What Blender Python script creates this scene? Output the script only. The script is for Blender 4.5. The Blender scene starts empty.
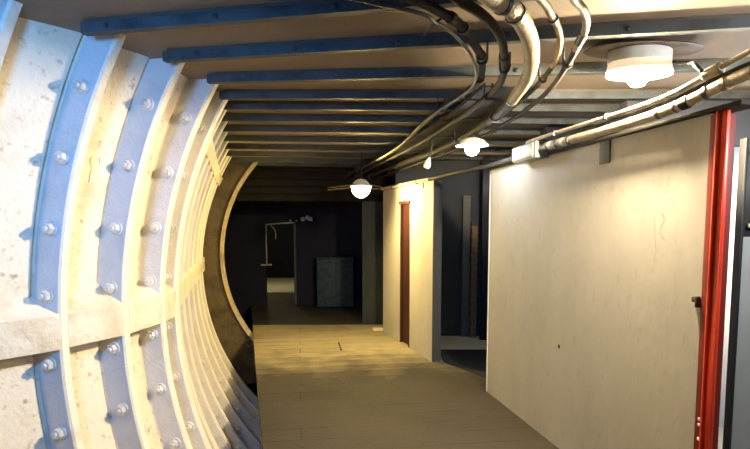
import bpy, bmesh, math, random
from mathutils import Vector, Matrix
random.seed(7)
scn = bpy.context.scene
COL = scn.collection
R_ = math.radians

# ------------------------------------------------------------------ materials
def mat(name, col, rough=.7, metal=0., dirt=None, dirt_amt=.5, scale=3., bump=.0, bscale=40., spec=.4, fine=None, stretch=(1, 1, 1), lo=.45, hi=.7, emis=None, estr=0.):
    m = bpy.data.materials.new(name); m.use_nodes = True
    nt = m.node_tree; b = nt.nodes['Principled BSDF']
    b.inputs['Roughness'].default_value = rough; b.inputs['Metallic'].default_value = metal
    b.inputs['Specular IOR Level'].default_value = spec
    b.inputs['Base Color'].default_value = (*col, 1)
    L = nt.links.new
    if dirt or bump:
        tc = nt.nodes.new('ShaderNodeNewGeometry')
        mp = nt.nodes.new('ShaderNodeMapping'); mp.inputs['Scale'].default_value = stretch
        L(tc.outputs['Position'], mp.inputs['Vector'])
    if dirt:
        n = nt.nodes.new('ShaderNodeTexNoise'); n.inputs['Scale'].default_value = scale; n.inputs['Detail'].default_value = 8; n.inputs['Roughness'].default_value = .65
        L(mp.outputs[0], n.inputs['Vector'])
        r = nt.nodes.new('ShaderNodeMapRange'); r.inputs['From Min'].default_value = lo; r.inputs['From Max'].default_value = hi; r.inputs['To Max'].default_value = dirt_amt
        L(n.outputs['Fac'], r.inputs['Value'])
        mx = nt.nodes.new('ShaderNodeMix'); mx.data_type = 'RGBA'
        mx.inputs['A'].default_value = (*col, 1); mx.inputs['B'].default_value = (*dirt, 1)
        L(r.outputs[0], mx.inputs['Factor'])
        out = mx.outputs['Result']
        if fine:
            n2 = nt.nodes.new('ShaderNodeTexNoise'); n2.inputs['Scale'].default_value = scale * 9; n2.inputs['Detail'].default_value = 4
            L(mp.outputs[0], n2.inputs['Vector'])
            r2 = nt.nodes.new('ShaderNodeMapRange'); r2.inputs['From Min'].default_value = .6; r2.inputs['From Max'].default_value = .78; r2.inputs['To Max'].default_value = .8
            L(n2.outputs['Fac'], r2.inputs['Value'])
            m2 = nt.nodes.new('ShaderNodeMix'); m2.data_type = 'RGBA'; m2.inputs['B'].default_value = (*fine, 1)
            L(out, m2.inputs['A']); L(r2.outputs[0], m2.inputs['Factor']); out = m2.outputs['Result']
        L(out, b.inputs['Base Color'])
    if bump:
        nb = nt.nodes.new('ShaderNodeTexNoise'); nb.inputs['Scale'].default_value = bscale; nb.inputs['Detail'].default_value = 6
        L(mp.outputs[0], nb.inputs['Vector'])
        bp = nt.nodes.new('ShaderNodeBump'); bp.inputs['Strength'].default_value = bump; bp.inputs['Distance'].default_value = .02
        L(nb.outputs['Fac'], bp.inputs['Height']); L(bp.outputs[0], b.inputs['Normal'])
    if emis:
        b.inputs['Emission Color'].default_value = (*emis, 1); b.inputs['Emission Strength'].default_value = estr
    return m

def plank_floor(name, col, dark, seam, pale):
    """boards laid across the corridor; bare dark boards near, pale dusty boards further in"""
    m = mat(name, col, .75, dirt=dark, dirt_amt=.75, scale=1.3, bump=.25, bscale=30, spec=.25, fine=(.04, .03, .02), lo=.4, hi=.7)
    nt = m.node_tree; L = nt.links.new; b = nt.nodes['Principled BSDF']
    old = b.inputs['Base Color'].links[0].from_socket
    g = nt.nodes.new('ShaderNodeNewGeometry'); mp = nt.nodes.new('ShaderNodeMapping')
    mp.inputs['Rotation'].default_value = (0, 0, R_(-8))
    L(g.outputs['Position'], mp.inputs['Vector'])
    sx = nt.nodes.new('ShaderNodeSeparateXYZ'); L(mp.outputs[0], sx.inputs[0])
    n0 = nt.nodes.new('ShaderNodeTexNoise'); n0.inputs['Scale'].default_value = 2.5; n0.inputs['Detail'].default_value = 6; L(mp.outputs[0], n0.inputs['Vector'])
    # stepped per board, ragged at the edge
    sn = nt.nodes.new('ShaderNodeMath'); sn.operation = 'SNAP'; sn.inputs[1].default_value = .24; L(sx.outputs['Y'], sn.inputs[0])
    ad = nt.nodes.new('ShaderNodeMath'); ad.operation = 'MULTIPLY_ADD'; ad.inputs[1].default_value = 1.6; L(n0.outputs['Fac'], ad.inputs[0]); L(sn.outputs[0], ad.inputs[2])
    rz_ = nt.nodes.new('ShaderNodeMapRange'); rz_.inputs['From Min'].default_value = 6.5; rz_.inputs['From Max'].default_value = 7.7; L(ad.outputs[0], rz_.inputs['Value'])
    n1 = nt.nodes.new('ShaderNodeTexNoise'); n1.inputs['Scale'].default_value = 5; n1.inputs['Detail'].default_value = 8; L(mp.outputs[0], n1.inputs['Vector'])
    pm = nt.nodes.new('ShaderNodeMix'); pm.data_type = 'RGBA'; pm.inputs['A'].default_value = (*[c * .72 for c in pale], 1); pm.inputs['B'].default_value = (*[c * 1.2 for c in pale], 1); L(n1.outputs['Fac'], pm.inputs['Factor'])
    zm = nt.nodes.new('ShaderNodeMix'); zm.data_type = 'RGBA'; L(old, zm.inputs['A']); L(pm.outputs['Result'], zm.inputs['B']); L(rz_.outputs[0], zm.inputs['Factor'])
    br = nt.nodes.new('ShaderNodeTexBrick'); br.inputs['Scale'].default_value = 1.0
    br.inputs['Brick Width'].default_value = 9; br.inputs['Row Height'].default_value = .24
    br.inputs['Mortar Size'].default_value = .006; br.inputs['Mortar Smooth'].default_value = .3
    br.inputs['Color1'].default_value = (0, 0, 0, 1); br.inputs['Color2'].default_value = (.22, .22, .22, 1); br.inputs['Mortar'].default_value = (1, 1, 1, 1)
    L(mp.outputs[0], br.inputs['Vector'])
    n = nt.nodes.new('ShaderNodeTexNoise'); n.inputs['Scale'].default_value = .9; L(mp.outputs[0], n.inputs['Vector'])
    r = nt.nodes.new('ShaderNodeMapRange'); r.inputs['From Min'].default_value = .4; r.inputs['From Max'].default_value = .62
    L(n.outputs['Fac'], r.inputs['Value'])
    mu = nt.nodes.new('ShaderNodeMath'); mu.operation = 'MULTIPLY'; L(br.outputs['Color'], mu.inputs[0]); L(r.outputs[0], mu.inputs[1])
    mx = nt.nodes.new('ShaderNodeMix'); mx.data_type = 'RGBA'; mx.inputs['B'].default_value = (*seam, 1)
    L(zm.outputs['Result'], mx.inputs['A']); L(mu.outputs[0], mx.inputs['Factor']); L(mx.outputs['Result'], b.inputs['Base Color'])
    return m

M = {}
M['cream'] = mat('cream_iron_paint', (.84, .76, .60), .55, dirt=(.50, .33, .14), dirt_amt=.55, scale=2.2, bump=.35, bscale=35, fine=(.30, .20, .10), lo=.5, hi=.75)
M['face'] = mat('grey_flange_paint', (.72, .71, .71), .5, dirt=(.52, .51, .51), dirt_amt=.6, scale=4, bump=.25, bscale=45)
M['rim'] = mat('rib_edge_paint', (.86, .80, .67), .5, dirt=(.55, .42, .22), dirt_amt=.4, scale=5, bump=.3, bscale=50, lo=.52)
M['ledge'] = mat('ledge_paint_with_dust', (.85, .77, .62), .7, dirt=(.50, .34, .15), dirt_amt=.55, scale=4, bump=.6, bscale=25)
M['lip'] = mat('yellowed_lip_paint', (.55, .47, .28), .6, dirt=(.25, .18, .09), dirt_amt=.7, scale=7, bump=.4, bscale=40)
M['shade_brown'] = mat('shade_band_brown', (.13, .10, .055), .8, dirt=(.05, .035, .02), dirt_amt=.8, scale=5, bump=.5, bscale=30)  # dark brown stands in for shade between the last ring and the lip
M['bolt'] = mat('painted_bolt', (.70, .70, .70), .45, .2, dirt=(.35, .30, .25), dirt_amt=.5, scale=20)
M['board'] = mat('ceiling_board', (.25, .195, .145), .75, dirt=(.17, .13, .09), dirt_amt=.7, scale=1.6, bump=.1, bscale=20, lo=.4)
M['steel'] = mat('galvanised_bar', (.078, .092, .098), .6, .0, dirt=(.03, .03, .035), dirt_amt=.8, scale=6, bump=.1, spec=.2)
M['strip'] = mat('old_timber_strip', (.085, .072, .057), .7, dirt=(.12, .10, .08), dirt_amt=.6, scale=6)
M['darksteel'] = mat('dark_bolt_steel', (.07, .07, .08), .5, .5)
M['wall'] = mat('cream_plaster', (.495, .478, .44), .75, dirt=(.355, .34, .305), dirt_amt=.55, scale=2.2, bump=.10, bscale=18, fine=(.38, .36, .32), stretch=(1, 1, .55), lo=.42, hi=.72)
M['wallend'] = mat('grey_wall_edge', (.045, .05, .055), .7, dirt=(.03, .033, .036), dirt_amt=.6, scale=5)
M['floor'] = plank_floor('lit_pool_board_floor', (.050, .042, .030), (.032, .027, .020), (.014, .012, .009), (.30, .25, .15))  # last colour is lamplight painted into the further boards
M['shadefloor'] = mat('shaded_far_floor', (.035, .031, .026), .8, dirt=(.018, .016, .014), dirt_amt=.7, scale=2)  # darkness beyond the far lamp painted as floor colour
M['trench'] = mat('trench_dirt', (.12, .09, .06), .9)
M['red'] = mat('red_gloss_paint', (.88, .065, .02), .35, dirt=(.48, .02, .02), dirt_amt=.6, scale=4, spec=.5)
M['darkred'] = mat('dark_red_paint', (.20, .02, .015), .5, dirt=(.10, .03, .02), dirt_amt=.7, scale=8)
M['reddoor'] = mat('brown_red_door_paint', (.045, .011, .007), .6, dirt=(.028, .009, .006), dirt_amt=.5, scale=6)
M['pipe_dark'] = mat('grimy_conduit', (.042, .039, .036), .7, .0, dirt=(.018, .017, .016), dirt_amt=.8, scale=9, bump=.2, bscale=60, spec=.12)
M['pipe_tan'] = mat('lagged_tan_pipe', (.34, .265, .165), .6, dirt=(.17, .125, .08), dirt_amt=.8, scale=10, bump=.4, bscale=60, spec=.15)
M['pipe_pale'] = mat('pale_painted_conduit', (.50, .44, .34), .55, dirt=(.2, .16, .11), dirt_amt=.8, scale=12, bump=.2, bscale=60, spec=.2)
M['black'] = mat('black_rubber', (.02, .02, .022), .5)
M['white'] = mat('white_enamel', (.80, .80, .76), .4, dirt=(.5, .46, .36), dirt_amt=.4, scale=12)
M['boxpaint'] = mat('dull_white_box_paint', (.28, .29, .275), .5, dirt=(.32, .32, .28), dirt_amt=.5, scale=10)
M['dish'] = mat('brown_backing_plate', (.09, .065, .045), .5, dirt=(.05, .035, .025), dirt_amt=.6, scale=8)
M['grey'] = mat('grey_door_paint', (.36, .39, .385), .55, dirt=(.27, .29, .29), dirt_amt=.5, scale=5, bump=.1)
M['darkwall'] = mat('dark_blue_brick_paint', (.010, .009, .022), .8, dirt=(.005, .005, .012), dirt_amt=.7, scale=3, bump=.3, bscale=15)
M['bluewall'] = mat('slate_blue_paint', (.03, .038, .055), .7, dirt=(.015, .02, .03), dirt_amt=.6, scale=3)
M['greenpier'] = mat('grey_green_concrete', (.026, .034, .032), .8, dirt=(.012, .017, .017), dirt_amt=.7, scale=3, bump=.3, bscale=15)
M['teal'] = mat('mottled_teal_paint', (.025, .055, .062), .6, dirt=(.008, .018, .022), dirt_amt=.9, scale=14, bump=.3)
M['whitewall'] = mat('white_board', (.78, .80, .84), .6, dirt=(.62, .64, .68), dirt_amt=.5, scale=3)
M['brick'] = mat('tan_brick', (.18, .12, .07), .8, dirt=(.14, .09, .06), dirt_amt=.8, scale=18, bump=.5)
M['paleboard'] = mat('pale_board', (.10, .10, .095), .7, dirt=(.06, .06, .055), dirt_amt=.5, scale=5)
M['mat'] = mat('dark_rubber_mat', (.018, .02, .026), .8)
M['concrete'] = mat('pale_concrete_floor', (.74, .69, .56), .8, dirt=(.55, .52, .42), dirt_amt=.6, scale=3)
M['offcut'] = mat('bare_pale_wood', (.60, .52, .40), .7)
M['lintelwood'] = mat('blackened_timber', (.016, .014, .012), .9, dirt=(.008, .007, .006), dirt_amt=.7, scale=6, spec=.08)
M['stick'] = mat('dark_wood', (.07, .055, .035), .8)
M['glow_warm'] = mat('warm_lit_glass', (.9, .85, .75), .3, emis=(1, .80, .50), estr=5600)
M['glow_drum'] = mat('milk_glass_drum', (.6, .55, .46), .4, emis=(1, .80, .50), estr=.75)
M['glow_skirt'] = mat('softly_lit_milk_glass', (.9, .86, .76), .4, emis=(1, .84, .58), estr=25)
M['glow_white'] = mat('white_lit_glass', (.9, .92, .95), .3, emis=(.90, .95, 1), estr=135)
M['glow_yellow'] = mat('yellow_lit_glass', (.9, .82, .6), .3, emis=(1, .74, .27), estr=1150)
M['pencil'] = mat('pencil_grey', (.35, .33, .29), .8)
M['cover'] = mat('milky_glass_cover', (.85, .83, .78), .3, dirt=(.6, .55, .45), dirt_amt=.4, scale=15)

# ------------------------------------------------------------------ helpers
def sharpen(bm, deg=32):
    lim = R_(deg)
    for f in bm.faces: f.smooth = True
    for e in bm.edges:
        if len(e.link_faces) == 2 and e.calc_face_angle(0) > lim: e.smooth = False

def obj(name, bm, mats, parent=None, deg=32):
    bmesh.ops.recalc_face_normals(bm, faces=bm.faces[:])
    sharpen(bm, deg)
    me = bpy.data.meshes.new(name); bm.to_mesh(me); bm.free()
    for m in (mats if isinstance(mats, (list, tuple)) else [mats]): me.materials.append(M[m])
    o = bpy.data.objects.new(name, me); COL.objects.link(o)
    if parent: o.parent = parent
    return o

def empty(name, loc=(0, 0, 0)):
    o = bpy.data.objects.new(name, None); COL.objects.link(o); o.location = loc; o.empty_display_size = .1
    return o

def tag(o, label, cat, group=None):
    o['label'] = label; o['category'] = cat
    if group: o['group'] = group
    return o

def struct(o, label=None):
    o['kind'] = 'structure'
    return o

def local(o, parent):
    """parent a world-built mesh to an Empty that stands somewhere"""
    o.parent = parent; o.matrix_parent_inverse = Matrix.Translation(parent.location).inverted()
    return o

def add_box(bm, c, s, rz=0., bev=0., mi=0):
    r = bmesh.ops.create_cube(bm, size=1.)
    vs = r['verts']
    bmesh.ops.scale(bm, vec=s, verts=vs)
    fs = list({f for v in vs for f in v.link_faces})
    if bev:
        es = list({e for v in vs for e in v.link_edges})
        rr = bmesh.ops.bevel(bm, geom=es, offset=bev, segments=2, affect='EDGES', profile=.6)
        vs = list({v for f in rr['faces'] for v in f.verts} | {v for v in vs if v.is_valid})
        # gather the whole island
        seen = set(vs); st = list(vs)
        while st:
            v = st.pop()
            for e in v.link_edges:
                w = e.other_vert(v)
                if w not in seen: seen.add(w); st.append(w)
        vs = list(seen); fs = list({f for v in vs for f in v.link_faces})
    bmesh.ops.rotate(bm, cent=(0, 0, 0), matrix=Matrix.Rotation(rz, 3, 'Z'), verts=vs)
    bmesh.ops.translate(bm, vec=c, verts=vs)
    for f in fs: f.material_index = mi
    return vs

def box(c, s, rz=0., bev=0.):
    bm = bmesh.new(); add_box(bm, c, s, rz, bev); return bm

def prism(pts, z0, z1):
    """vertical prism over a plan polygon"""
    bm = bmesh.new()
    a = [bm.verts.new((x, y, z0)) for x, y in pts]; b = [bm.verts.new((x, y, z1)) for x, y in pts]
    bm.faces.new(a[::-1]); bm.faces.new(b)
    n = len(pts)
    for i in range(n): bm.faces.new((a[i], a[(i + 1) % n], b[(i + 1) % n], b[i]))
    return bm

def catmull(pts, n=8):
    P = [Vector(p) for p in pts]; P = [P[0] * 2 - P[1]] + P + [P[-1] * 2 - P[-2]]; out = []
    for i in range(1, len(P) - 2):
        for k in range(n):
            t = k / n; a, b, c, d = P[i - 1], P[i], P[i + 1], P[i + 2]
            out.append(.5 * ((2 * b) + (c - a) * t + (2 * a - 5 * b + 4 * c - d) * t * t + (3 * b - a - 3 * c + d) * t ** 3))
    out.append(P[-2]); return out

def add_tube(bm, pts, r, seg=12, rads=None, mi=0):
    pts = [Vector(p) for p in pts]; rings = []
    up = Vector((0, 0, 1))
    for i, p in enumerate(pts):
        t = (pts[min(i + 1, len(pts) - 1)] - pts[max(i - 1, 0)]).normalized()
        u = up if abs(t.z) < .95 else Vector((1, 0, 0))
        s = t.cross(u).normalized(); w = s.cross(t)
        rr = rads[i] if rads else r
        rings.append([bm.verts.new(p + (s * math.cos(a) + w * math.sin(a)) * rr) for a in [2 * math.pi * k / seg for k in range(seg)]])
    for a, b in zip(rings, rings[1:]):
        for k in range(seg):
            bm.faces.new((a[k], a[(k + 1) % seg], b[(k + 1) % seg], b[k])).material_index = mi
    bm.faces.new(rings[0][::-1]).material_index = mi; bm.faces.new(rings[-1]).material_index = mi

def tube(pts, r, seg=12, rads=None):
    bm = bmesh.new(); add_tube(bm, pts, r, seg, rads); return bm

def lathe(prof, seg=32, sx=1., sy=1.):
    """profile of (r, z); closed at the ends when r = 0"""
    bm = bmesh.new(); rings = []
    for r, z in prof:
        if r < 1e-6: rings.append([bm.verts.new((0, 0, z))])
        else: rings.append([bm.verts.new((r * sx * math.cos(2 * math.pi * k / seg), r * sy * math.sin(2 * math.pi * k / seg), z)) for k in range(seg)])
    for a, b in zip(rings, rings[1:]):
        for k in range(seg):
            k2 = (k + 1) % seg
            if len(a) == 1 and len(b) == 1: continue
            if len(a) == 1: bm.faces.new((a[0], b[k], b[k2]))
            elif len(b) == 1: bm.faces.new((a[k], a[k2], b[0]))
            else: bm.faces.new((a[k], a[k2], b[k2], b[k]))
    return bm

def move(bm, v, rot=None):
    if rot is not None: bmesh.ops.transform(bm, matrix=rot.to_4x4(), verts=bm.verts[:])
    bmesh.ops.translate(bm, vec=v, verts=bm.verts[:]); return bm

# ------------------------------------------------------------------ tunnel lining, left
RAD, CZ, DEP, H = 3.05, 1.04, .165, 2.63
HW = math.sqrt(RAD ** 2 - (2.6 - CZ) ** 2)
T = [(-2.36, 1.30, 21), (-2.12, 1.68, 19), (-1.88, 2.05, 17), (-1.60, 2.45, 15), (-1.324, 2.857, 13), (-1.15, 3.267, 10), (-1.076, 3.735, 5), (-1.085, 4.08, 0), (-1.18, 4.43, -7), (-1.30, 4.92, -12),
     (-1.445, 5.47, -14), (-1.61, 6.10, -14), (-1.77, 6.72, -14), (-1.92, 7.30, -14), (-2.07, 7.88, -14), (-2.17, 8.30, -14)]
PH0, PH1 = math.asin((2.72 - CZ) / RAD), math.asin((-1.35 - CZ) / RAD)
NPH = 72
PHIS = [PH0 + (PH1 - PH0) * i / NPH for i in range(NPH + 1)]

def smooth(t):
    t = min(1., max(0., t)); return t * t * (3 - 2 * t)

def rp(k, fwd, rad, phi):
    X, Y, th = T[k]; t = R_(th)
    u = (math.cos(t), -math.sin(t)); f = (math.sin(t), math.cos(t))
    s = HW - rad * math.cos(phi); z = CZ + rad * math.sin(phi)
    return Vector((X + u[0] * s + f[0] * fwd, Y + u[1] * s + f[1] * fwd, z))

def sweep(cols, phis, mi=None, close=False, ends=False):
    """cols: list of functions phi -> point; surface over phi x cols"""
    bm = bmesh.new()
    g = [[bm.verts.new(c(p)) for c in cols] for p in phis]
    n = len(cols)
    for a, b in zip(g, g[1:]):
        for j in range(n if close else n - 1):
            f = bm.faces.new((a[j], a[(j + 1) % n], b[(j + 1) % n], b[j]))
            if mi: f.material_index = mi[j]
    if ends and close: bm.faces.new(g[0][::-1]); bm.faces.new(g[-1])
    return bm

def bolt_bm(kind):
    bm = bmesh.new()
    def add(p, seg, rot=0):
        rings = []
        for r, z in p:
            rings.append([bm.verts.new((r * math.cos(rot + 2 * math.pi * k / seg), r * math.sin(rot + 2 * math.pi * k / seg), z)) for k in range(seg)])
        for a, b in zip(rings, rings[1:]):
            for k in range(seg): bm.faces.new((a[k], a[(k + 1) % seg], b[(k + 1) % seg], b[k]))
        bm.faces.new(rings[0][::-1]); bm.faces.new(rings[-1])
    add([(.042, -.004), (.042, .006), (.039, .010)], 20)
    add([(.031, .009), (.032, .034), (.027, .040)], 6, .3 * kind)
    add([(.015, .038), (.015, .052), (.011, .055)], 12)
    return bm

wall_left = empty('wall_left', (-1.9, 2.0, 0)); struct(wall_left)
wall_left['label'] = 'curved cream cast-iron tunnel lining with bolted ribs along the left side'
bolt_mesh = None
BZ = [2.37, 2.01, 1.63, 1.26, .875, .485, .09, -.3, -.7]
for k in range(len(T) - 1):
    dist = math.hypot(T[k + 1][0] - T[k][0], T[k + 1][1] - T[k][1])
    def mid(t, rad):
        def f(phi):
            a, b = rp(k, .10, rad, phi), rp(k + 1, -.03, rad, phi)
            return a.lerp(b, t)
        return f
    cols = [lambda p: rp(k, .072, RAD + .15, p), lambda p: rp(k, .082, RAD + .178, p)]
    cols += [mid(t, RAD + DEP - .004 * math.cos((t - .5) * math.pi)) for t in (0, .25, .5, .75, 1.)]
    cols += [lambda p: rp(k + 1, -.010, RAD + .19, p), lambda p: rp(k + 1, .001, RAD + .165, p)]
    ring = obj('lining_ring', sweep(cols, PHIS), 'cream', None)
    local(ring, wall_left)
    # the flange that closes this ring towards the camera
    prof = [(0, RAD + DEP + .02), (0, RAD + .012), (.010, RAD), (.058, RAD), (.069, RAD + .012), (.074, RAD + DEP + .02)]
    fl = sweep([(lambda p, q=q: rp(k, q[0], q[1], p)) for q in prof], PHIS, mi=[0, 1, 1, 1, 1])
    flo = obj('flange', fl, ['face', 'rim']); flo.parent = ring
    # lengthwise joint ledges
    def ledge(z0, z1, z2, name='joint_ledge'):
        n = 8; bm = bmesh.new(); rows = []
        rnd = random.Random(k * 31 + int(z0 * 10))
        for i in range(n + 1):
            t = i / n
            w = rnd.uniform(-.012, .012)
            pr_ = [(RAD + DEP + .01, z0 + .012), (RAD + .004, z0), (RAD, z0 + .012), (RAD, z1 - .012), (RAD + .012, z1 + w * .4), (RAD + .11, (z1 + z2) / 2 + w), (RAD + DEP + .01, z2 + w * 2)]
            row = []
            for rad, z in pr_:
                phi = math.asin((z - CZ) / rad)
                row.append(bm.verts.new(rp(k, .06, rad, phi).lerp(rp(k + 1, .004, rad, phi), t)))
            rows.append(row)
        for a, b in zip(rows, rows[1:]):
            for j in range(len(a) - 1): bm.faces.new((a[j], a[j + 1], b[j + 1], b[j]))
        for r in (rows[0], rows[-1]): bm.faces.new(r)
        o = obj(name, bm, 'ledge'); o.parent = ring
    ledge(.96, 1.165, 1.27)
    if k >= 7: ledge(2.24, 2.36, 2.40)
    # bolts on the face of the flange
    for i, z in enumerate(BZ):
        if k == 0 and i: continue
        rad = RAD + DEP * .47; phi = math.asin((z - CZ) / rad)
        if bolt_mesh is None or True:
            if bolt_mesh is None:
                b0 = obj('bolt', bolt_bm(1), 'bolt'); bolt_mesh = b0.data; b = b0
            else:
                b = bpy.data.objects.new('bolt', bolt_mesh); COL.objects.link(b)
        t = R_(T[k][2])
        # the bolt's own +Z points at the camera side of the flange
        zax = Vector((-math.sin(t), -math.cos(t), 0)); xax = Vector((math.cos(t), -math.sin(t), 0)); yax = zax.cross(xax)
        mw = Matrix((xax, yax, zax)).transposed().to_4x4() @ Matrix.Rotation(random.uniform(0, 6), 4, 'Z')
        mw.translation = rp(k, 0, rad, phi)
        b.parent = ring
        b.matrix_parent_inverse = Matrix.Translation(wall_left.location).inverted() @ Matrix.Identity(4)
        b.matrix_parent_inverse = Matrix.Identity(4)
        b.matrix_basis = mw

# cast letters on the pan between the first two full ribs
def letter(ch, k, fwd_t, z, size, parent):
    cu = bpy.data.curves.new('cast_letter', 'FONT'); cu.body = ch; cu.size = size; cu.extrude = .004; cu.align_x = 'CENTER'; cu.align_y = 'CENTER'
    o = bpy.data.objects.new('tmp', cu); COL.objects.link(o)
    dg = bpy.context.evaluated_depsgraph_get(); me = bpy.data.meshes.new_from_object(o.evaluated_get(dg))
    bpy.data.objects.remove(o)
    rad = RAD + DEP - .006; phi = math.asin((z - CZ) / rad)
    a, b = rp(k, .1, rad, phi), rp(k + 1, -.03, rad, phi)
    c = a.lerp(b, fwd_t); right = (b - a).normalized()
    up = (rp(k, .1, rad, phi + .01) - rp(k, .1, rad, phi - .01)).normalized(); nrm = right.cross(up)
    l = bpy.data.objects.new('cast_letter', me); me.materials.clear(); me.materials.append(M['cream']); COL.objects.link(l)
    mw = Matrix((right, up, nrm)).transposed().to_4x4(); mw.translation = c
    l.parent = parent; l.matrix_basis = mw
rings = [c for c in wall_left.children]
for ch, z in (('O', 2.02), ('E', 1.93)): letter(ch, 4, .62, z, .10, rings[4])

# annulus coloured dark for the shadow band, and iron lip that ends the tube
def collar_pt(rad, phi, fwd):
    t = R_(-14); u = (math.cos(t), -math.sin(t)); f = (math.sin(t), math.cos(t))
    s = 2.15 - rad * math.cos(phi)
    return Vector((-2.34 + u[0] * s + f[0] * fwd, 8.38 + u[1] * s + f[1] * fwd, 1.18 + rad * math.sin(phi)))
def arc(r, z0, z1, n=60):
    a, b = math.asin((z0 - 1.18) / r), math.asin((z1 - 1.18) / r); return [a + (b - a) * i / n for i in range(n + 1)]
bk = bmesh.new(); g = []
for i in range(61):
    z = 2.62 - 3.5 * i / 60
    g.append([bk.verts.new(collar_pt(r, math.asin((z - 1.18) / r), d)) for r, d in ((2.18, .0), (2.45, .0), (2.9, .02), (2.9, .08), (2.18, .08))])
for a, b in zip(g, g[1:]):
    for j in range(5): bk.faces.new((a[j], a[(j + 1) % 5], b[(j + 1) % 5], b[j]))
bk.faces.new(g[0]); bk.faces.new(g[-1])
local(obj('end_shade_band', bk, 'shade_brown'), wall_left)
pf = [(-.05, 2.21), (-.05, 2.165), (-.035, 2.15), (.14, 2.15), (.155, 2.165), (.155, 2.21)]
local(obj('end_lip', sweep([(lambda p, q=q: collar_pt(q[1], p, q[0])) for q in pf], arc(2.15, 2.62, -.7), close=True, ends=True), 'lip'), wall_left)

# ------------------------------------------------------------------ floor and ceiling
def fe(y): return -.828 - .2407 * (y - 3.873)
fl_poly = [(fe(-.4), -.4), (3.6, -.4), (3.6, 8.95), (fe(8.86), 8.86)]
struct(obj('floor_far_chamber', prism([(fe(8.86), 8.865), (3.6, 8.955), (3.6, 11.2), (fe(11.2), 11.2)], -.14, -.004), 'shadefloor'))
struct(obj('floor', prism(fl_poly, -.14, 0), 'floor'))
struct(obj('floor_trench', prism([(-4.6, 1.2), (2.5, 1.2), (2.5, 11), (-4.6, 11)], -1.35, -1.3), 'trench'))
ce = [(-3.2, -.4), (-3.0, 1.0)] + [(x - .42, y) for x, y, _ in T[1:]] + [(-3.6, 8.8), (-3.6, 11.2), (3.6, 11.2), (3.6, -.4)]
struct(obj('ceiling', prism(ce, H, H + .06), 'board'))

# ------------------------------------------------------------------ steel bars under the ceiling boards
bars = [((-1.41, 2.68), 11.5, 3.2), ((-1.19, 3.12), 10.0, 3.2), ((-1.085, 3.58), 5.3, 3.2), ((-1.13, 4.02), 0., 3.2), ((-1.23, 4.37), -2, 3.2), ((-1.36, 4.85), -3, 3.2),
        ((-1.51, 5.38), -4, 3.), ((-1.67, 6.0), -5, 2.4), ((-1.84, 6.6), -6, 2.2), ((-2.0, 7.25), -7, 2.), ((-2.16, 7.9), -7, 2.), ((-2.25, 8.42), -7, 2.)]
order = ['nearest', 'second', 'third', 'fourth', 'fifth', 'sixth', 'seventh', 'eighth', 'ninth', 'tenth', 'eleventh', 'twelfth']
blab = ['blue-lit steel bar across the ceiling nearest the camera, highest in view',
        'steel ceiling bar ending above the second blue rib, dark at its right end',
        'blue-grey steel ceiling bar directly behind the round ceiling lamp']
for i, ((x0, y0), th, xr) in enumerate(bars):
    t = R_(th); u = Vector((math.cos(t), -math.sin(t), 0)); f = Vector((math.sin(t), math.cos(t), 0))
    Lh = (xr - x0) / u.x
    # C-channel section: (forward, z)
    sec = [(0, 2.566), (0, 2.616), (.045, 2.616), (.045, 2.611), (.008, 2.611), (.008, 2.571), (.045, 2.571), (.045, 2.566)]
    bm = bmesh.new(); P0 = Vector((x0, y0, 0))
    A = [bm.verts.new(P0 + f * a + Vector((0, 0, z))) for a, z in sec]; B = [bm.verts.new(P0 + u * Lh + f * a + Vector((0, 0, z))) for a, z in sec]
    for j in range(8): bm.faces.new((A[j], A[(j + 1) % 8], B[(j + 1) % 8], B[j]))
    bm.faces.new(A[::-1]); bm.faces.new(B)
    e = empty('ceiling_bar', (x0, y0, 2.55))
    tag(e, blab[i] if i < 3 else f'thin steel ceiling bar, {order[i]} from the camera along the tunnel ceiling', 'ceiling bar', 'steel bars under the ceiling boards')
    local(obj('channel', bm, 'steel'), e)
    # timber packing strip between the bar and the boards
    bm = bmesh.new()
    c = P0 + u * (Lh / 2 + .03) + f * .03
    add_box(bm, (c.x, c.y, 2.6235), (Lh - .06, .062, .014), -t)
    local(obj('packing_strip', bm, 'strip'), e)
    if i < 7:
        n = 0
        d = .14 + .07 * (i % 3)
        while d < Lh - .3 and n < 5:
            p = P0 + u * d + Vector((0, 0, 2.591))
            bb = lathe([(0, 0), (.013, 0), (.014, .004), (.010, .011), (0, .013)], 10)
            rot = Matrix((u, Vector((0, 0, 1)), -f)).transposed()
            local(obj('bolt', move(bb, p - f * .001, rot), 'darksteel'), e)
            d += .56; n += 1

# ------------------------------------------------------------------ right wall, near
def wx(y): return 1.17 + .1819 * (4.939 - y)      # visible face of the right wall
A_, B_ = Vector((wx(5.25), 5.25)), Vector((wx(2.62), 2.62))
nrm = Vector((-(A_ - B_).y, (A_ - B_).x)).normalized()      # towards the corridor
off = -nrm * .11
def wallpoly(P, Q, o): return [tuple(P), tuple(Q), tuple(Q + o), tuple(P + o)]
bm = prism(wallpoly(A_, B_, off), 0, 2.175)
struct(obj('wall_right', bm, 'wall'))
rzw = math.atan2((A_ - B_).y, (A_ - B_).x)
c = A_ + off / 2 + (A_ - B_).normalized() * .008
struct(obj('trim_1', box((c.x, c.y, 1.087), (.014, .125, 2.17), rzw, .003), 'whitewall'))
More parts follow.
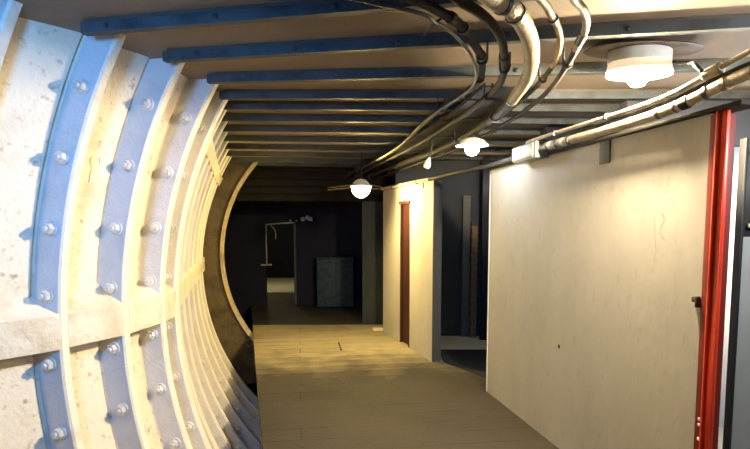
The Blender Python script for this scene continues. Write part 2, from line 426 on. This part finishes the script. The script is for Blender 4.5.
# loose faint pencil marks on the plaster
def on_wall(y, z, d=.002): return Vector((wx(y), y, z)) + Vector((nrm.x, nrm.y, 0)) * d
scr = [[(3.02, 1.86), (3.00, 1.84), (2.99, 1.86), (2.985, 1.90)], [(2.97, 1.84), (2.968, 1.90)], [(2.95, 1.84), (2.945, 1.90), (2.925, 1.85), (2.92, 1.905)], [(2.90, 1.90), (2.885, 1.865), (2.87, 1.91), (2.88, 1.84), (2.90, 1.81)],
       [(2.97, 1.70), (2.96, 1.60), (2.95, 1.52)], [(2.92, 1.72), (2.89, 1.68), (2.93, 1.62), (2.88, 1.57)]]
bm = bmesh.new()
for s in scr: add_tube(bm, catmull([on_wall(*q) for q in s], 5), .0008, 5)
pc = obj('pencil_marks', bm, 'pencil'); pc.parent = bpy.data.objects['wall_right']
# a small hole low on the plaster
bm = lathe([(0, .002), (.014, .002), (.016, 0), (0, 0)], 12)
rotn = Matrix((Vector((0, 0, 1)).cross(Vector((nrm.x, nrm.y, 0))), Vector((0, 0, 1)), Vector((nrm.x, nrm.y, 0)))).transposed()
ho = obj('plug_hole', move(bm, on_wall(3.92, .76, .001), rotn), 'black'); ho.parent = bpy.data.objects['wall_right']

# ------------------------------------------------------------------ red post at the wall's near end
dirw = (A_ - B_).normalized(); rz = math.atan2(dirw.y, dirw.x)
def wl(s, d):            # s metres towards the camera from the wall end, d metres out into the corridor
    p = B_ - dirw * s + nrm * d; return p
post = empty('door_post', (B_.x, B_.y, 0))
tag(post, 'tall bright red painted door post at the near end of the cream wall', 'door post')
p = wl(.022, -.05); local(obj('backing_strip', box((p.x, p.y, 1.085), (.04, .105, 2.17), rz, .004), 'darkred'), post)
p = wl(.066, -.010); local(obj('red_face', box((p.x, p.y, 1.09), (.066, .020, 2.18), rz, .006), 'red'), post)
p = wl(.056, .006); local(obj('bead', tube([(p.x, p.y, 0), (p.x, p.y, 2.18)], .011, 10), 'red'), post)
for z in (.70, .672, .60, .535):
    p = wl(.035, .0065)
    bm = lathe([(0, .004), (.006, .004), (.009, 0), (0, 0)], 10)
    local(obj('screw', move(bm, (p.x, p.y, z), rotn), 'whitewall'), post)
bm = bmesh.new(); p = wl(-.022, .010)
add_box(bm, (p.x, p.y, 1.285), (.035, .022, .028), rz, .005)
add_box(bm, (wl(-.008, .012).x, wl(-.008, .012).y, 1.275), (.012, .024, .055), rz, .003)
local(obj('latch', bm, 'stick'), post)

# ------------------------------------------------------------------ side room beyond the post
struct(obj('wall_side_room', box((3.1, 4.36, 1.15), (1.3, .1, 2.3)), 'whitewall'))
struct(obj('baseboard_side_room', box((3.1, 4.30, .06), (1.3, .016, .12), 0, .004), 'whitewall'))
struct(obj('floor_side_room', prism([(1.75, 2.3), (3.6, 2.3), (3.6, 4.31), (2.05, 4.31)], .0, .006), 'concrete'))
struct(obj('trim_2', box((2.7, 3.9, 2.36), (1.9, .12, .30)), 'mat'))
d2 = empty('door_2', (2.0, 3.0, 0)); struct(d2)
rzd = R_(4)
def dl(s, d=0): return Vector((2.012 + math.cos(rzd) * s - math.sin(rzd) * d, 3.0 + math.sin(rzd) * s + math.cos(rzd) * d, 0))
def dbox(s0, s1, z0, z1, th, d=0, bev=.004):
    c = dl((s0 + s1) / 2, d); return box((c.x, c.y, (z0 + z1) / 2), (s1 - s0, th, z1 - z0), rzd, bev)
local(obj('lower_panel', dbox(.010, .78, .02, 1.585, .03), 'grey'), d2)
local(obj('edge_stile', dbox(-.006, .010, .0, 2.12, .05), 'black'), d2)
local(obj('top_rail', dbox(.010, .78, 2.04, 2.12, .045), 'black'), d2)
local(obj('upper_panel', dbox(.010, .78, 1.585, 2.04, .016), 'black'), d2)
pp = dl(.075, -.035)
local(obj('bolt_rod', tube([(pp.x, pp.y, 1.66), (pp.x, pp.y, 2.03)], .012, 10), 'paleboard'), d2)
local(obj('catch', dbox(.035, .085, 1.635, 1.66, .03, -.03, .006), 'white'), d2)

# ------------------------------------------------------------------ right wall, far, with the narrow red-brown door
FA, FB = Vector((.689, 6.422)), Vector((.125, 8.342))
dw = (FB - FA).normalized(); nw = Vector((-dw.y, dw.x)); LW = (FB - FA).length; rzf = math.atan2(dw.y, dw.x)
def fw(s, d): return FA + dw * s + nw * d
def seg(s0, s1, z0, z1, d0=-.10, d1=0.):
    a, b, c_, d_ = fw(s0, d0), fw(s1, d0), fw(s1, d1), fw(s0, d1); return prism([tuple(a), tuple(b), tuple(c_), tuple(d_)], z0, z1)
wr = empty('wall_right_far', (FA.x, FA.y, 0)); struct(wr)
local(obj('near_panel', seg(.012, .80, 0, 2.175), 'wall'), wr)
local(obj('far_panel', seg(1.19, LW, 0, 2.175), 'wall'), wr)
local(obj('head_panel', seg(.80, 1.19, 1.97, 2.175), 'wall'), wr)
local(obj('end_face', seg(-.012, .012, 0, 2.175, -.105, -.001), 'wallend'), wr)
dr = empty('door_1', tuple(fw(.99, 0)) + (0,)); struct(dr)
local(obj('door_leaf', seg(.83, 1.16, 0.01, 1.935, -.075, -.03), 'reddoor'), dr)
local(obj('door_frame', seg(.80, .83, 0, 1.97, -.095, .004), 'reddoor'), dr)
local(obj('door_frame', seg(1.16, 1.19, 0, 1.97, -.095, .004), 'reddoor'), dr)
local(obj('door_head', seg(.785, 1.205, 1.935, 1.975, -.095, .022), 'reddoor'), dr)
q = fw(.32, .006)
cs = obj('cable_stub', tube([(q.x, q.y, 2.17), (q.x, q.y, 2.10)], .007, 8), 'black'); tag(cs, 'short black cable end hanging at the top of the far cream wall', 'cable')

# ------------------------------------------------------------------ side passage between the two right walls
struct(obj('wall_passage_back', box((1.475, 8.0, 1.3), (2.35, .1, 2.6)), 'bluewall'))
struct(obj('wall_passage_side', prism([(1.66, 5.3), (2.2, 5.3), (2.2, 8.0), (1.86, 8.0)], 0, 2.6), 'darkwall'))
struct(obj('floor_passage', prism([(.80, 7.06), (1.75, 7.06), (1.86, 7.95), (.72, 7.95)], 0, .005), 'concrete'))
mt = obj('floor_mat', prism([(.83, 6.42), (1.26, 5.62), (1.66, 5.62), (1.74, 7.04), (.83, 7.04)], .0, .010), 'mat'); tag(mt, 'dark mat on the floor of the side passage doorway', 'floor mat')
pb = obj('leaning_board', box((1.33, 7.90, 1.04), (.11, .04, 2.07), 0, .004), 'paleboard'); tag(pb, 'pale upright board standing against the back of the side passage', 'board')
bp = empty('brick_pier', (1.437, 7.86, 0)); tag(bp, 'narrow tan brick pier beside the pale board in the side passage', 'pier')
bm = bmesh.new(); z = .0; i = 0
while z < 1.62:
    add_box(bm, (1.437 + (.004 if i % 2 else -.004), 7.86, z + .0325), (.088, .11, .063), 0, .006); z += .066; i += 1
local(obj('pier_brickwork', bm, 'brick'), bp)
local(obj('pier_cap', box((1.437, 7.86, 1.665), (.10, .12, .06), 0, .006), 'bluewall'), bp)
pd = obj('passage_post', box((1.56, 7.70, 1.3), (.10, .10, 2.6), 0, .004), 'darkwall'); tag(pd, 'black upright post beyond the brick pier in the side passage', 'post')

# ------------------------------------------------------------------ far end of the corridor
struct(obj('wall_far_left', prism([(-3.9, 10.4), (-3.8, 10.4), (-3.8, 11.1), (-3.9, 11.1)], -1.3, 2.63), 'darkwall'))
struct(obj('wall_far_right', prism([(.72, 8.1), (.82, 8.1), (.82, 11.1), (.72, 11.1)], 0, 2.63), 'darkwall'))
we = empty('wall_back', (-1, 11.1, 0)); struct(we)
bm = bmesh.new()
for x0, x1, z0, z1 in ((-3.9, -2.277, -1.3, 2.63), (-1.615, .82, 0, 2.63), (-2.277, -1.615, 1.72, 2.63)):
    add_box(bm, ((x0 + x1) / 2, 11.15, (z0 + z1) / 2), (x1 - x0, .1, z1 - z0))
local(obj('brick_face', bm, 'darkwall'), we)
local(obj('doorway_lining', box((-2.262, 11.15, .86), (.03, .10, 1.72)), 'darkwall'), we)
local(obj('doorway_lining', box((-1.63, 11.15, .86), (.03, .10, 1.72)), 'darkwall'), we)
struct(obj('floor_far_room', prism([(-4.2, 13.3), (-.6, 13.3), (-.6, 17), (-4.2, 17)], -.06, -.01), 'concrete'))
struct(obj('floor_far_step', prism([(-4.2, 11.2), (-.6, 11.2), (-.6, 13.3), (-4.2, 13.3)], -.10, -.03), 'trench'))
struct(obj('wall_far_room', prism([(-4.2, 17), (-.6, 17), (-.6, 17.1), (-4.2, 17.1)], 0, 2.6), 'darkwall'))
lt = empty('lintel', (-1.1, 8.75, 2.03)); tag(lt, 'slatted dark board beam across the far end of the tunnel ceiling', 'lintel')
for j in range(5):
    z = 2.03 + j * .118
    local(obj('slat', box((-1.0, 8.76 + (.008 if j % 2 else 0), z + .056), (2.42, .05, .108), R_(4), .006), 'lintelwood'), lt)
pr_ = empty('concrete_pier', (-.05, 8.97, 0)); tag(pr_, 'grey-green concrete pier in the gloom beyond the far cream wall', 'pier')
local(obj('pier_shaft', box((-.04, 8.97, 1.3), (.34, .16, 2.6), 0, .012), 'greenpier'), pr_)
local(obj('cover_strip', box((.02, 8.882, 1.15), (.05, .014, 2.3), 0, .004), 'greenpier'), pr_)
cb = empty('cabinet', (-.79, 10.86, 0)); tag(cb, 'mottled teal metal cabinet against the dark far wall', 'cabinet')
local(obj('cabinet_body', box((-.79, 10.87, .505), (.73, .36, .97), 0, .015), 'teal'), cb)
local(obj('cabinet_top', box((-.79, 10.87, 1.0), (.76, .39, .03), 0, .008), 'teal'), cb)
for s in (-1, 1): local(obj('door', box((-.79 + s * .178, 10.683, .5), (.34, .016, .90), 0, .005), 'teal'), cb)
local(obj('handle', tube([(-.76, 10.665, .56), (-.76, 10.665, .70)], .009, 8), 'steel'), cb)
# pipework round the far doorway
dp = empty('door_pipework', (-1.65, 11.0, 0)); tag(dp, 'thin grey pipe run framing the dark far doorway', 'pipe')
local(obj('upright', tube([(-1.64, 11.075, .0), (-1.64, 11.075, 1.68)], .022, 10), 'paleboard'), dp)
local(obj('cross_pipe', tube([(-2.22, 11.075, 1.66), (-1.9, 11.075, 1.685), (-1.64, 11.075, 1.70)], .014, 10), 'pipe_pale'), dp)
local(obj('drop_pipe', tube([(-2.22, 11.075, 1.66), (-2.225, 11.075, 1.3), (-2.22, 11.075, .85)], .014, 10), 'pipe_pale'), dp)
local(obj('foot_bracket', box((-2.22, 11.02, .84), (.22, .05, .03), 0, .006), 'pipe_pale'), dp)
local(obj('hook', tube(catmull([(-2.12, 11.08, 1.64), (-2.05, 11.07, 1.56), (-2.03, 11.07, 1.48), (-2.03, 11.07, 1.36)], 5), .012, 8), 'pipe_pale'), dp)
ins = empty('insulator', (-1.38, 11.0, 1.75)); tag(ins, 'white ceramic insulator beside the top of the far doorway', 'insulator')
for j, x in enumerate((-1.47, -1.38, -1.31)):
    b = lathe([(0, 0), (.030, .0), (.045, .02), (.030, .04), (.045, .06), (.030, .08), (0, .085)], 14)
    local(obj('disc_stack', move(b, (x, 11.053, 1.73 + .03 * (j % 2))), 'white'), ins)
for (x, r) in ((-1.72, .022), (-1.60, .018)):
    b = lathe([(0, -r), (r * .8, -r * .6), (r, 0), (r * .8, r * .6), (0, r)], 12)
    o = obj('pipe_knob', move(b, (x, 11.05, 1.74)), 'white'); local(o, dp)

# ------------------------------------------------------------------ small things on the floor
oc = obj('wood_offcut', box((.05, 8.40, .02), (.17, .07, .04), R_(6), .004), 'offcut'); tag(oc, 'pale wood offcut lying at the foot of the far cream wall', 'offcut')
sk = obj('wooden_stick', tube([(-.505, 7.45, .012), (-.47, 7.20, .012), (-.445, 7.02, .012)], .011, 8), 'stick'); tag(sk, 'dark stick lying on the yellow-lit floor boards', 'stick')

# ------------------------------------------------------------------ overhead pipes
def pipe(pts, r, m, label, bands=(), saddles=(), cut=None):
    P = catmull(pts, 8)
    e = empty('overhead_pipe', tuple(P[0])); tag(e, label, 'pipe', 'pipes bending along the ceiling')
    m_ = len(pts) - 1; at = lambda q: (2 + q * (m_ - 2)) / m_        # positions are given from the start of the bend
    bands = [(at(b[0]),) + tuple(b[1:]) for b in bands]; saddles = [at(q) for q in saddles]; cut = at(cut) if cut else None
    n = len(P) - 1
    if cut:
        c_ = int(cut * n)
        local(obj('sleeve', tube(P[:c_ + 1], r, 14), m), e); local(obj('run', tube(P[c_:], r * .94, 14), 'pipe_dark'), e)
    else: local(obj('run', tube(P, r, 14), m), e)
    for b in bands:          # position along the run, width, radius factor
        i = min(int(b[0] * n), n - 1); d = (P[i + 1] - P[i]).normalized()
        local(obj('band', tube([P[i] - d * b[1] / 2, P[i] + d * b[1] / 2], r * b[2], 14), b[3] if len(b) > 3 else 'black'), e)
    for s in saddles:
        i = min(int(s * n), n - 1); p = P[i]; d = (P[i + 1] - P[i]).normalized(); side = Vector((-d.y, d.x, 0)).normalized()
        arc = [p + side * (r + .006) + Vector((0, 0, 2.55 - p.z))]
        arc += [p + (side * math.cos(a) + Vector((0, 0, math.sin(a)))) * (r + .005) for a in [-math.pi * q / 8 for q in range(9)]]
        arc += [p - side * (r + .006) + Vector((0, 0, 2.55 - p.z))]
        local(obj('saddle', tube(arc, .006, 6), 'steel'), e)
    return e
Z = 2.47
p1 = pipe([(-2.3, 1.25, Z), (-1.2, 1.55, Z), (-.45, 1.80, Z), (-.05, 1.93, Z), (.15, 2.056, Z), (.259, 2.176, Z), (.346, 2.294, Z), (.448, 2.53, Z), (.526, 2.743, Z), (.574, 2.991, Z), (.587, 3.12, Z), (.577, 3.347, Z), (.423, 4.208, Z), (.232, 5.8, 2.46), (-.05, 7.1, 2.45), (-.47, 8.74, 2.43)],
     .019, 'pipe_dark', 'dark conduit nearest the curved wall, with a cable tie on its bend', bands=((.27, .03, 1.25), (.33, .025, 1.3), (.46, .03, 1.3)), saddles=(.48, .62, .75))
tt = obj('cable_tie_tail', tube(catmull([(.262, 2.19, 2.455), (.235, 2.22, 2.445), (.205, 2.29, 2.43), (.20, 2.30, 2.425)], 5), .005, 6), 'black'); local(tt, p1)
# a thin cable strapped along the first conduit
pipe([(-2.3, 1.29, 2.445), (-1.2, 1.59, 2.445), (-.4, 1.84, 2.445), (.13, 2.09, 2.445), (.24, 2.21, 2.445), (.325, 2.33, 2.445), (.42, 2.54, 2.445), (.50, 2.78, 2.445), (.545, 2.99, 2.445), (.555, 3.15, 2.445), (.54, 3.35, 2.445), (.385, 4.2, 2.445), (.19, 5.8, 2.44), (-.5, 8.74, 2.40)],
     .008, 'black', 'thin black cable strapped under the conduit nearest the curved wall')
pipe([(-1.9, .9, Z), (-.9, 1.3, Z), (-.1, 1.72, Z), (.2, 1.92, Z), (.317, 2.071, Z), (.407, 2.176, Z), (.498, 2.331, Z), (.577, 2.526, Z), (.661, 2.846, Z), (.694, 2.991, Z), (.728, 3.309, Z), (.70, 3.8, Z), (.613, 4.482, Z), (.425, 5.567, 2.46), (.1, 7.0, 2.45), (-.32, 8.74, 2.43)],
     .020, 'pipe_dark', 'grey-brown conduit second from the curved wall in the ceiling bend', bands=((.44, .05, 1.25, 'pipe_dark'),), saddles=(.5, .66))
pipe([(-1.7, .5, 2.46), (-.8, 1.05, 2.46), (.0, 1.62, 2.46), (.3, 1.86, 2.46), (.437, 2.031, 2.46), (.517, 2.119, 2.46), (.617, 2.302, 2.46), (.718, 2.563, 2.46), (.822, 2.955, 2.46), (.875, 3.388, 2.46), (.905, 4.032, 2.46), (.83, 5.0, 2.455), (.66, 5.955, 2.45), (.28, 7.4, 2.45), (-.10, 8.74, 2.43)],
     .037, 'pipe_tan', 'thickest tan lagged pipe in the ceiling bend', bands=((.275, .022, 1.12), (.20, .02, 1.1), (.62, .03, 1.1)), saddles=(.68, .78), cut=.62)
pipe([(-1.3, .3, 2.48), (-.5, 1.0, 2.48), (.25, 1.7, 2.48), (.5, 1.93, 2.48), (.634, 2.109, 2.48), (.705, 2.235, 2.48), (.78, 2.379, 2.48), (.856, 2.584, 2.48), (.935, 2.934, 2.485), (.985, 3.514, 2.49), (.985, 4.322, 2.5), (.88, 5.3, 2.49), (.74, 6.0, 2.48), (.02, 8.74, 2.46)],
     .015, 'pipe_tan', 'thin tan conduit just right of the thickest pipe', bands=((.30, .025, 1.3),), saddles=(.6,), cut=.55)
pipe([(-.9, .1, 2.48), (-.2, .9, 2.48), (.42, 1.66, 2.48), (.64, 1.93, 2.48), (.739, 2.082, 2.48), (.814, 2.185, 2.48), (.888, 2.356, 2.48), (.929, 2.539, 2.48), (.979, 2.796, 2.475), (1.05, 3.349, 2.46), (1.04, 3.904, 2.44), (1.0, 4.379, 2.43), (.90, 5.2, 2.42), (.76, 5.95, 2.42), (.05, 8.74, 2.40)],
     .016, 'pipe_pale', 'pale conduit outermost in the ceiling bend, nearest the round lamp', bands=((.12, .03, 1.3), (.40, .12, 1.25, 'black')), saddles=(.52,), cut=.46)

ct = empty('cable_tray', (.8, 3.6, 2.53)); tag(ct, 'long dark cable tray above the pipes on their straight run', 'cable tray')
lft = catmull([(.70, 3.55, 0), (.60, 4.482, 0), (.41, 5.567, 0), (.09, 7.0, 0), (-.33, 8.72, 0)], 5); rgt = catmull([(1.06, 3.55, 0), (1.0, 4.322, 0), (.84, 5.5, 0), (.52, 6.9, 0), (.06, 8.72, 0)], 5)
bm = bmesh.new(); g = []
for a, b in zip(lft, rgt):
    g.append([bm.verts.new((a.x, a.y, 2.556)), bm.verts.new((a.x, a.y, 2.532)), bm.verts.new((b.x, b.y, 2.532)), bm.verts.new((b.x, b.y, 2.556)), bm.verts.new((b.x - .006, b.y, 2.556)), bm.verts.new((b.x - .006, b.y, 2.538)), bm.verts.new((a.x + .006, a.y, 2.538)), bm.verts.new((a.x + .006, a.y, 2.556))])
for a, b in zip(g, g[1:]):
    for j in range(8): bm.faces.new((a[j], a[(j + 1) % 8], b[(j + 1) % 8], b[j]))
bm.faces.new(g[0]); bm.faces.new(g[-1])
local(obj('tray_channel', bm, 'pipe_dark'), ct)
for i in range(2, len(lft), 4):
    a, b = lft[i], rgt[i]; local(obj('hanger', tube([(a.x - .01, a.y, 2.565), (a.x - .01, a.y, 2.527), (b.x + .01, b.y, 2.527), (b.x + .01, b.y, 2.565)], .006, 6), 'darksteel'), ct)

# ------------------------------------------------------------------ conduits along the top of the right wall
def along(y, d, z): 
    return Vector((wx(y), y, z)) + Vector((nrm.x, nrm.y, 0)) * d
uc = empty('wall_conduit', tuple(along(2.0, .08, 2.4))); tag(uc, 'pale upper conduit running along the top of the cream wall', 'conduit')
pts = [along(1.5, .05, 2.50), along(2.1, .07, 2.41), along(2.32, .085, 2.372), along(2.52, .09, 2.338), along(2.8, .09, 2.297), along(3.2, .09, 2.289), along(4.05, .09, 2.297), along(4.33, .09, 2.296)]
local(obj('run', tube(catmull(pts, 6), .013, 12), 'pipe_pale'), uc)
a, b = along(2.47, .09, 2.345), along(2.57, .09, 2.331)
local(obj('coupling', tube([a, a.lerp(b, .1), a.lerp(b, .9), b], .026, 14, [.02, .027, .027, .02]), 'pipe_pale'), uc)
for y in (3.3, 3.9): 
    a = along(y, .09, 2.292); local(obj('clip', tube([a - Vector((0, .012, 0)), a + Vector((0, .012, 0))], .019, 12), 'darksteel'), uc)
# second thin dark conduit between the two pale ones
dc = empty('wall_conduit', tuple(along(2.0, .075, 2.33))); tag(dc, 'thin dark conduit between the two pale pipes above the cream wall', 'conduit')
local(obj('run', tube([along(1.5, .06, 2.38), along(2.4, .075, 2.318), along(2.8, .075, 2.268), along(3.3, .075, 2.256), along(4.4, .075, 2.262)], .012, 10), 'pipe_dark'), dc)
lp = empty('wall_pipe', tuple(along(2.0, .07, 2.25))); tag(lp, 'fat pale banded pipe resting along the top edge of the cream wall', 'pipe')
pts = [along(1.6, .055, 2.335), along(2.334, .07, 2.288), along(2.773, .07, 2.236), along(3.257, .07, 2.221), along(4.05, .07, 2.228), along(4.15, .07, 2.228)]
P = catmull(pts, 8)
local(obj('run', tube(P, .029, 16), 'pipe_pale'), lp)
for y, w, mm in ((2.30, .02, 'darksteel'), (2.45, .03, 'pipe_tan'), (2.55, .025, 'darksteel'), (2.68, .05, 'pipe_dark'), (2.74, .012, 'darksteel'), (2.86, .02, 'darksteel'), (3.72, .03, 'darksteel'), (3.80, .03, 'white'), (3.88, .03, 'darksteel'), (3.97, .05, 'white'), (4.05, .03, 'darksteel')):
    q = min(P, key=lambda v: abs(v.y - y)); i = P.index(q); d = (P[min(i + 1, len(P) - 1)] - P[max(i - 1, 0)]).normalized()
    cpt = q + d * ((y - q.y) / d.y)
    local(obj('band', tube([cpt - d * w / 2, cpt + d * w / 2], .033 if mm != 'white' else .0305, 16), mm), lp)
rail = empty('wall_rail', tuple(along(2.6, .0, 2.18))); tag(rail, 'dark timber rail under the fat pipe on the wall top', 'rail')
bm = bmesh.new(); a, b = along(2.42, -.03, 2.186), along(5.2, -.03, 2.186); c = (a + b) / 2
add_box(bm, tuple(c), ((b - a).length, .12, .022), rzw, .003)
local(obj('rail_board', bm, 'pipe_dark'), rail)
jb = empty('junction_box', tuple(along(4.3, .07, 2.2))); tag(jb, 'white junction box at the far end of the pipes on the cream wall', 'junction box')
c = along(4.32, .068, 2.215)
local(obj('box_body', box(tuple(c), (.40, .11, .125), rzw, .012), 'boxpaint'), jb)
c2 = along(4.32, .132, 2.215); local(obj('cover_plate', box(tuple(c2), (.35, .012, .10), rzw, .004), 'boxpaint'), jb)
c3 = along(4.07, .068, 2.222); c4 = along(4.03, .068, 2.222); local(obj('gland', tube([c3, c4], .038, 12), 'darksteel'), jb)
# continues past the box over the passage to the far wall
fc = empty('wall_pipe', (.95, 5.2, 2.2)); tag(fc, 'dark pipe spanning the passage from junction box to far cream wall', 'pipe')
local(obj('run', tube(catmull([along(4.54, .068, 2.205), along(5.1, .07, 2.20), (.86, 5.7, 2.195), tuple(fw(.05, .035)) + (2.19,)], 6), .024, 12), 'pipe_dark'), fc)
f2 = empty('wall_pipe', tuple(fw(.1, .035)) + (2.19,)); tag(f2, 'pale pipe along the top of the far cream wall', 'pipe')
local(obj('run', tube([tuple(fw(.05, .035)) + (2.19,), tuple(fw(LW - .05, .035)) + (2.195,)], .022, 12), 'pipe_pale'), f2)
for s in (.45, 1.4): local(obj('clip', tube([tuple(fw(s, .035)) + (2.19,), tuple(fw(s + .03, .035)) + (2.19,)], .029, 12), 'darksteel'), f2)
# thin cables from the far wall to the far lamp
for z1, z2, sag, lab in ((2.225, 2.235, .015, 'upper pale cable between far lamp and far cream wall'), (2.195, 2.20, .03, 'lower pale cable between far lamp and far cream wall')):
    e = fw(LW - .03, .035)
    o = obj('lamp_cable', tube(catmull([(e.x, e.y, z1), ((e.x - .20) / 2, 7.8, (z1 + z2) / 2 - sag), (-.17, 7.32, z2 - .055), (-.36, 7.7, z2 - .03), (-.75, 8.72, z2 + .01)], 6), .008, 8), 'pipe_pale'); tag(o, lab, 'cable')
pl = obj('wall_plate', box(tuple(along(3.435, .006, 2.105)), (.105, .012, .145), rzw, .003), 'paleboard'); tag(pl, 'small grey plate fixed under the pipes at top of cream wall', 'plate')

# white pull switch hanging under the pipes
sw = empty('pull_switch', (.483, 5.0, 2.2)); tag(sw, 'small white teardrop fitting hanging below the ceiling pipes', 'pull switch')
b = lathe([(0, -.055), (.022, -.052), (.034, -.03), (.030, 0), (.016, .03), (.010, .05), (0, .052)], 16)
rotx = Matrix.Rotation(R_(18), 3, 'Y')
local(obj('switch_body', move(b, (.483, 5.0, 2.215), rotx), 'white'), sw)
local(obj('stem', tube([(.50, 5.0, 2.26), (.515, 5.0, 2.36), (.525, 5.0, 2.442)], .008, 8), 'pipe_dark'), sw)

# ------------------------------------------------------------------ lamps
l1 = empty('ceiling_lamp', (1.40, 2.98, 2.5)); tag(l1, 'round bulkhead lamp on the near ceiling with a bright white bulb', 'lamp', 'lamps in the corridor')
local(obj('backing_plate', move(lathe([(0, .014), (.30, .014), (.315, .006), (.30, 0), (0, 0)], 40, 1., .5), (1.435, 2.99, 2.575)), 'dish'), l1)
local(obj('housing', move(lathe([(0, .075), (.15, .075), (.165, .065), (.165, .01), (.155, 0), (0, 0)], 36, 1., .72), (1.415, 2.98, 2.505)), 'white'), l1)
local(obj('shade', move(lathe([(.150, .012), (.162, .012), (.168, -.020), (.170, -.036), (.162, -.036), (.158, -.010)], 40, 1., .72), (1.415, 2.98, 2.50)), 'glow_drum'), l1)
local(obj('glass_rim', move(lathe([(.160, -.034), (.171, -.034), (.172, -.046), (.168, -.050), (.162, -.048)], 40, 1., .72), (1.415, 2.98, 2.50)), 'glow_skirt'), l1)
local(obj('ceramic_holder', move(lathe([(0, .012), (.03, .012), (.03, -.02), (.02, -.026), (0, -.026)], 20), (1.40, 2.96, 2.50)), 'white'), l1)
local(obj('bulb', move(lathe([(0, -.06), (.03, -.052), (.05, -.028), (.055, -.005), (.045, .022), (.02, .045), (0, .047)], 24), (1.40, 2.96, 2.443)), 'glow_warm'), l1)
cbl = obj('lamp_cable', tube(catmull([(1.56, 2.98, 2.53), (1.60, 2.93, 2.50), (1.62, 2.82, 2.47), tuple(along(2.62, .10, 2.40)), tuple(along(2.55, .122, 2.348))], 6), .010, 10), 'black'); tag(cbl, 'black cable looping from the near ceiling lamp to the wall conduit', 'cable')

l2 = empty('ceiling_lamp', (.83, 4.7, 2.305)); tag(l2, 'white bulb lamp under the pipes by the far end of the near wall', 'lamp', 'lamps in the corridor')
local(obj('lamp_stem', tube([(.83, 4.7, 2.39), (.845, 4.7, 2.419)], .012, 10), 'pipe_dark'), l2)
local(obj('reflector', move(lathe([(0, .095), (.05, .09), (.10, .07), (.135, .030), (.14, .025), (.10, .055), (.05, .08), (0, .085)], 32), (.83, 4.7, 2.30)), 'white'), l2)
local(obj('bulb', move(lathe([(0, -.066), (.034, -.057), (.057, -.03), (.062, .0), (.045, .036), (.022, .07), (0, .072)], 24), (.83, 4.7, 2.305)), 'glow_white'), l2)

l3 = empty('ceiling_lamp', (-.19, 7.2, 2.13)); tag(l3, 'yellow bulb lamp under a small shade at the far end of the corridor', 'lamp', 'lamps in the corridor')
rx = Matrix.Rotation(R_(90), 3, 'X')       # lathe axis +Z -> -Y (towards the camera)
local(obj('reflector_plate', move(lathe([(0, .0), (.09, .0), (.118, .010), (.125, .018), (.120, .020), (.09, .009), (0, .009)], 36), (-.186, 7.29, 2.137), rx), 'cover'), l3)
local(obj('bulb', move(lathe([(0, -.08), (.045, -.068), (.074, -.035), (.082, .0), (.074, .03), (.045, .055), (0, .06)], 24), (-.186, 7.195, 2.128)), 'glow_yellow'), l3)
local(obj('shade', move(lathe([(0, .10), (.035, .098), (.045, .085), (.14, .026), (.142, .022), (.045, .076), (0, .08)], 32), (-.186, 7.20, 2.132)), 'cover'), l3)
local(obj('bracket', tube(catmull([(-.186, 7.292, 2.137), (-.186, 7.36, 2.16), (-.186, 7.38, 2.3), (-.186, 7.38, 2.625)], 5), .007, 10), 'pipe_dark'), l3)

def point(name, loc, e, col, r=.05):
    d = bpy.data.lights.new(name, 'POINT'); d.energy = e; d.color = col; d.shadow_soft_size = r
    o = bpy.data.objects.new(name, d); COL.objects.link(o); o.location = loc; return o
def area(name, loc, target, size, e, col, spread=120):
    d = bpy.data.lights.new(name, 'AREA'); d.energy = e; d.color = col; d.size = size; d.spread = R_(spread)
    o = bpy.data.objects.new(name, d); COL.objects.link(o); o.location = loc
    o.rotation_euler = (Vector(target) - Vector(loc)).to_track_quat('-Z', 'Y').to_euler(); return o
area('passage_light_behind', (-1.0, .8, 2.2), (-1.5, 2.95, 1.75), .3, 25, (.11, .41, 1), 120)
point('side_room_light', (2.55, 3.4, 1.9), 45, (.85, .92, 1), .1)
point('door_fill_light', (2.3, 1.9, 2.2), 75, (.95, .96, 1), .1)  # unseen fill added to brighten the front of the grey door
point('side_passage_light', (1.55, 7.45, 2.2), 5, (1, .9, .65), .08)
point('far_room_light', (-2.9, 14.2, 1.7), 40, (1, .85, .45), .1)

w = bpy.data.worlds.new('underground'); scn.world = w; w.use_nodes = True
w.node_tree.nodes['Background'].inputs['Color'].default_value = (.10, .12, .20, 1)
w.node_tree.nodes['Background'].inputs['Strength'].default_value = .02

# ------------------------------------------------------------------ camera
cam = bpy.data.cameras.new('camera'); co = bpy.data.objects.new('camera', cam); COL.objects.link(co)
cam.sensor_fit = 'HORIZONTAL'; cam.sensor_width = 36; cam.lens = 36 * 541 / 750
cam.shift_y = 46.9 / 750
co.location = (0, 0, 1.65); co.rotation_euler = (R_(90 - 4.9), 0, 0)
cam.clip_start = .05
scn.camera = co
scn.view_settings.view_transform = 'Standard'; scn.view_settings.look = 'None'
scn.view_settings.gamma = 1; scn.view_settings.exposure = 0
scn.view_settings.use_curve_mapping = False
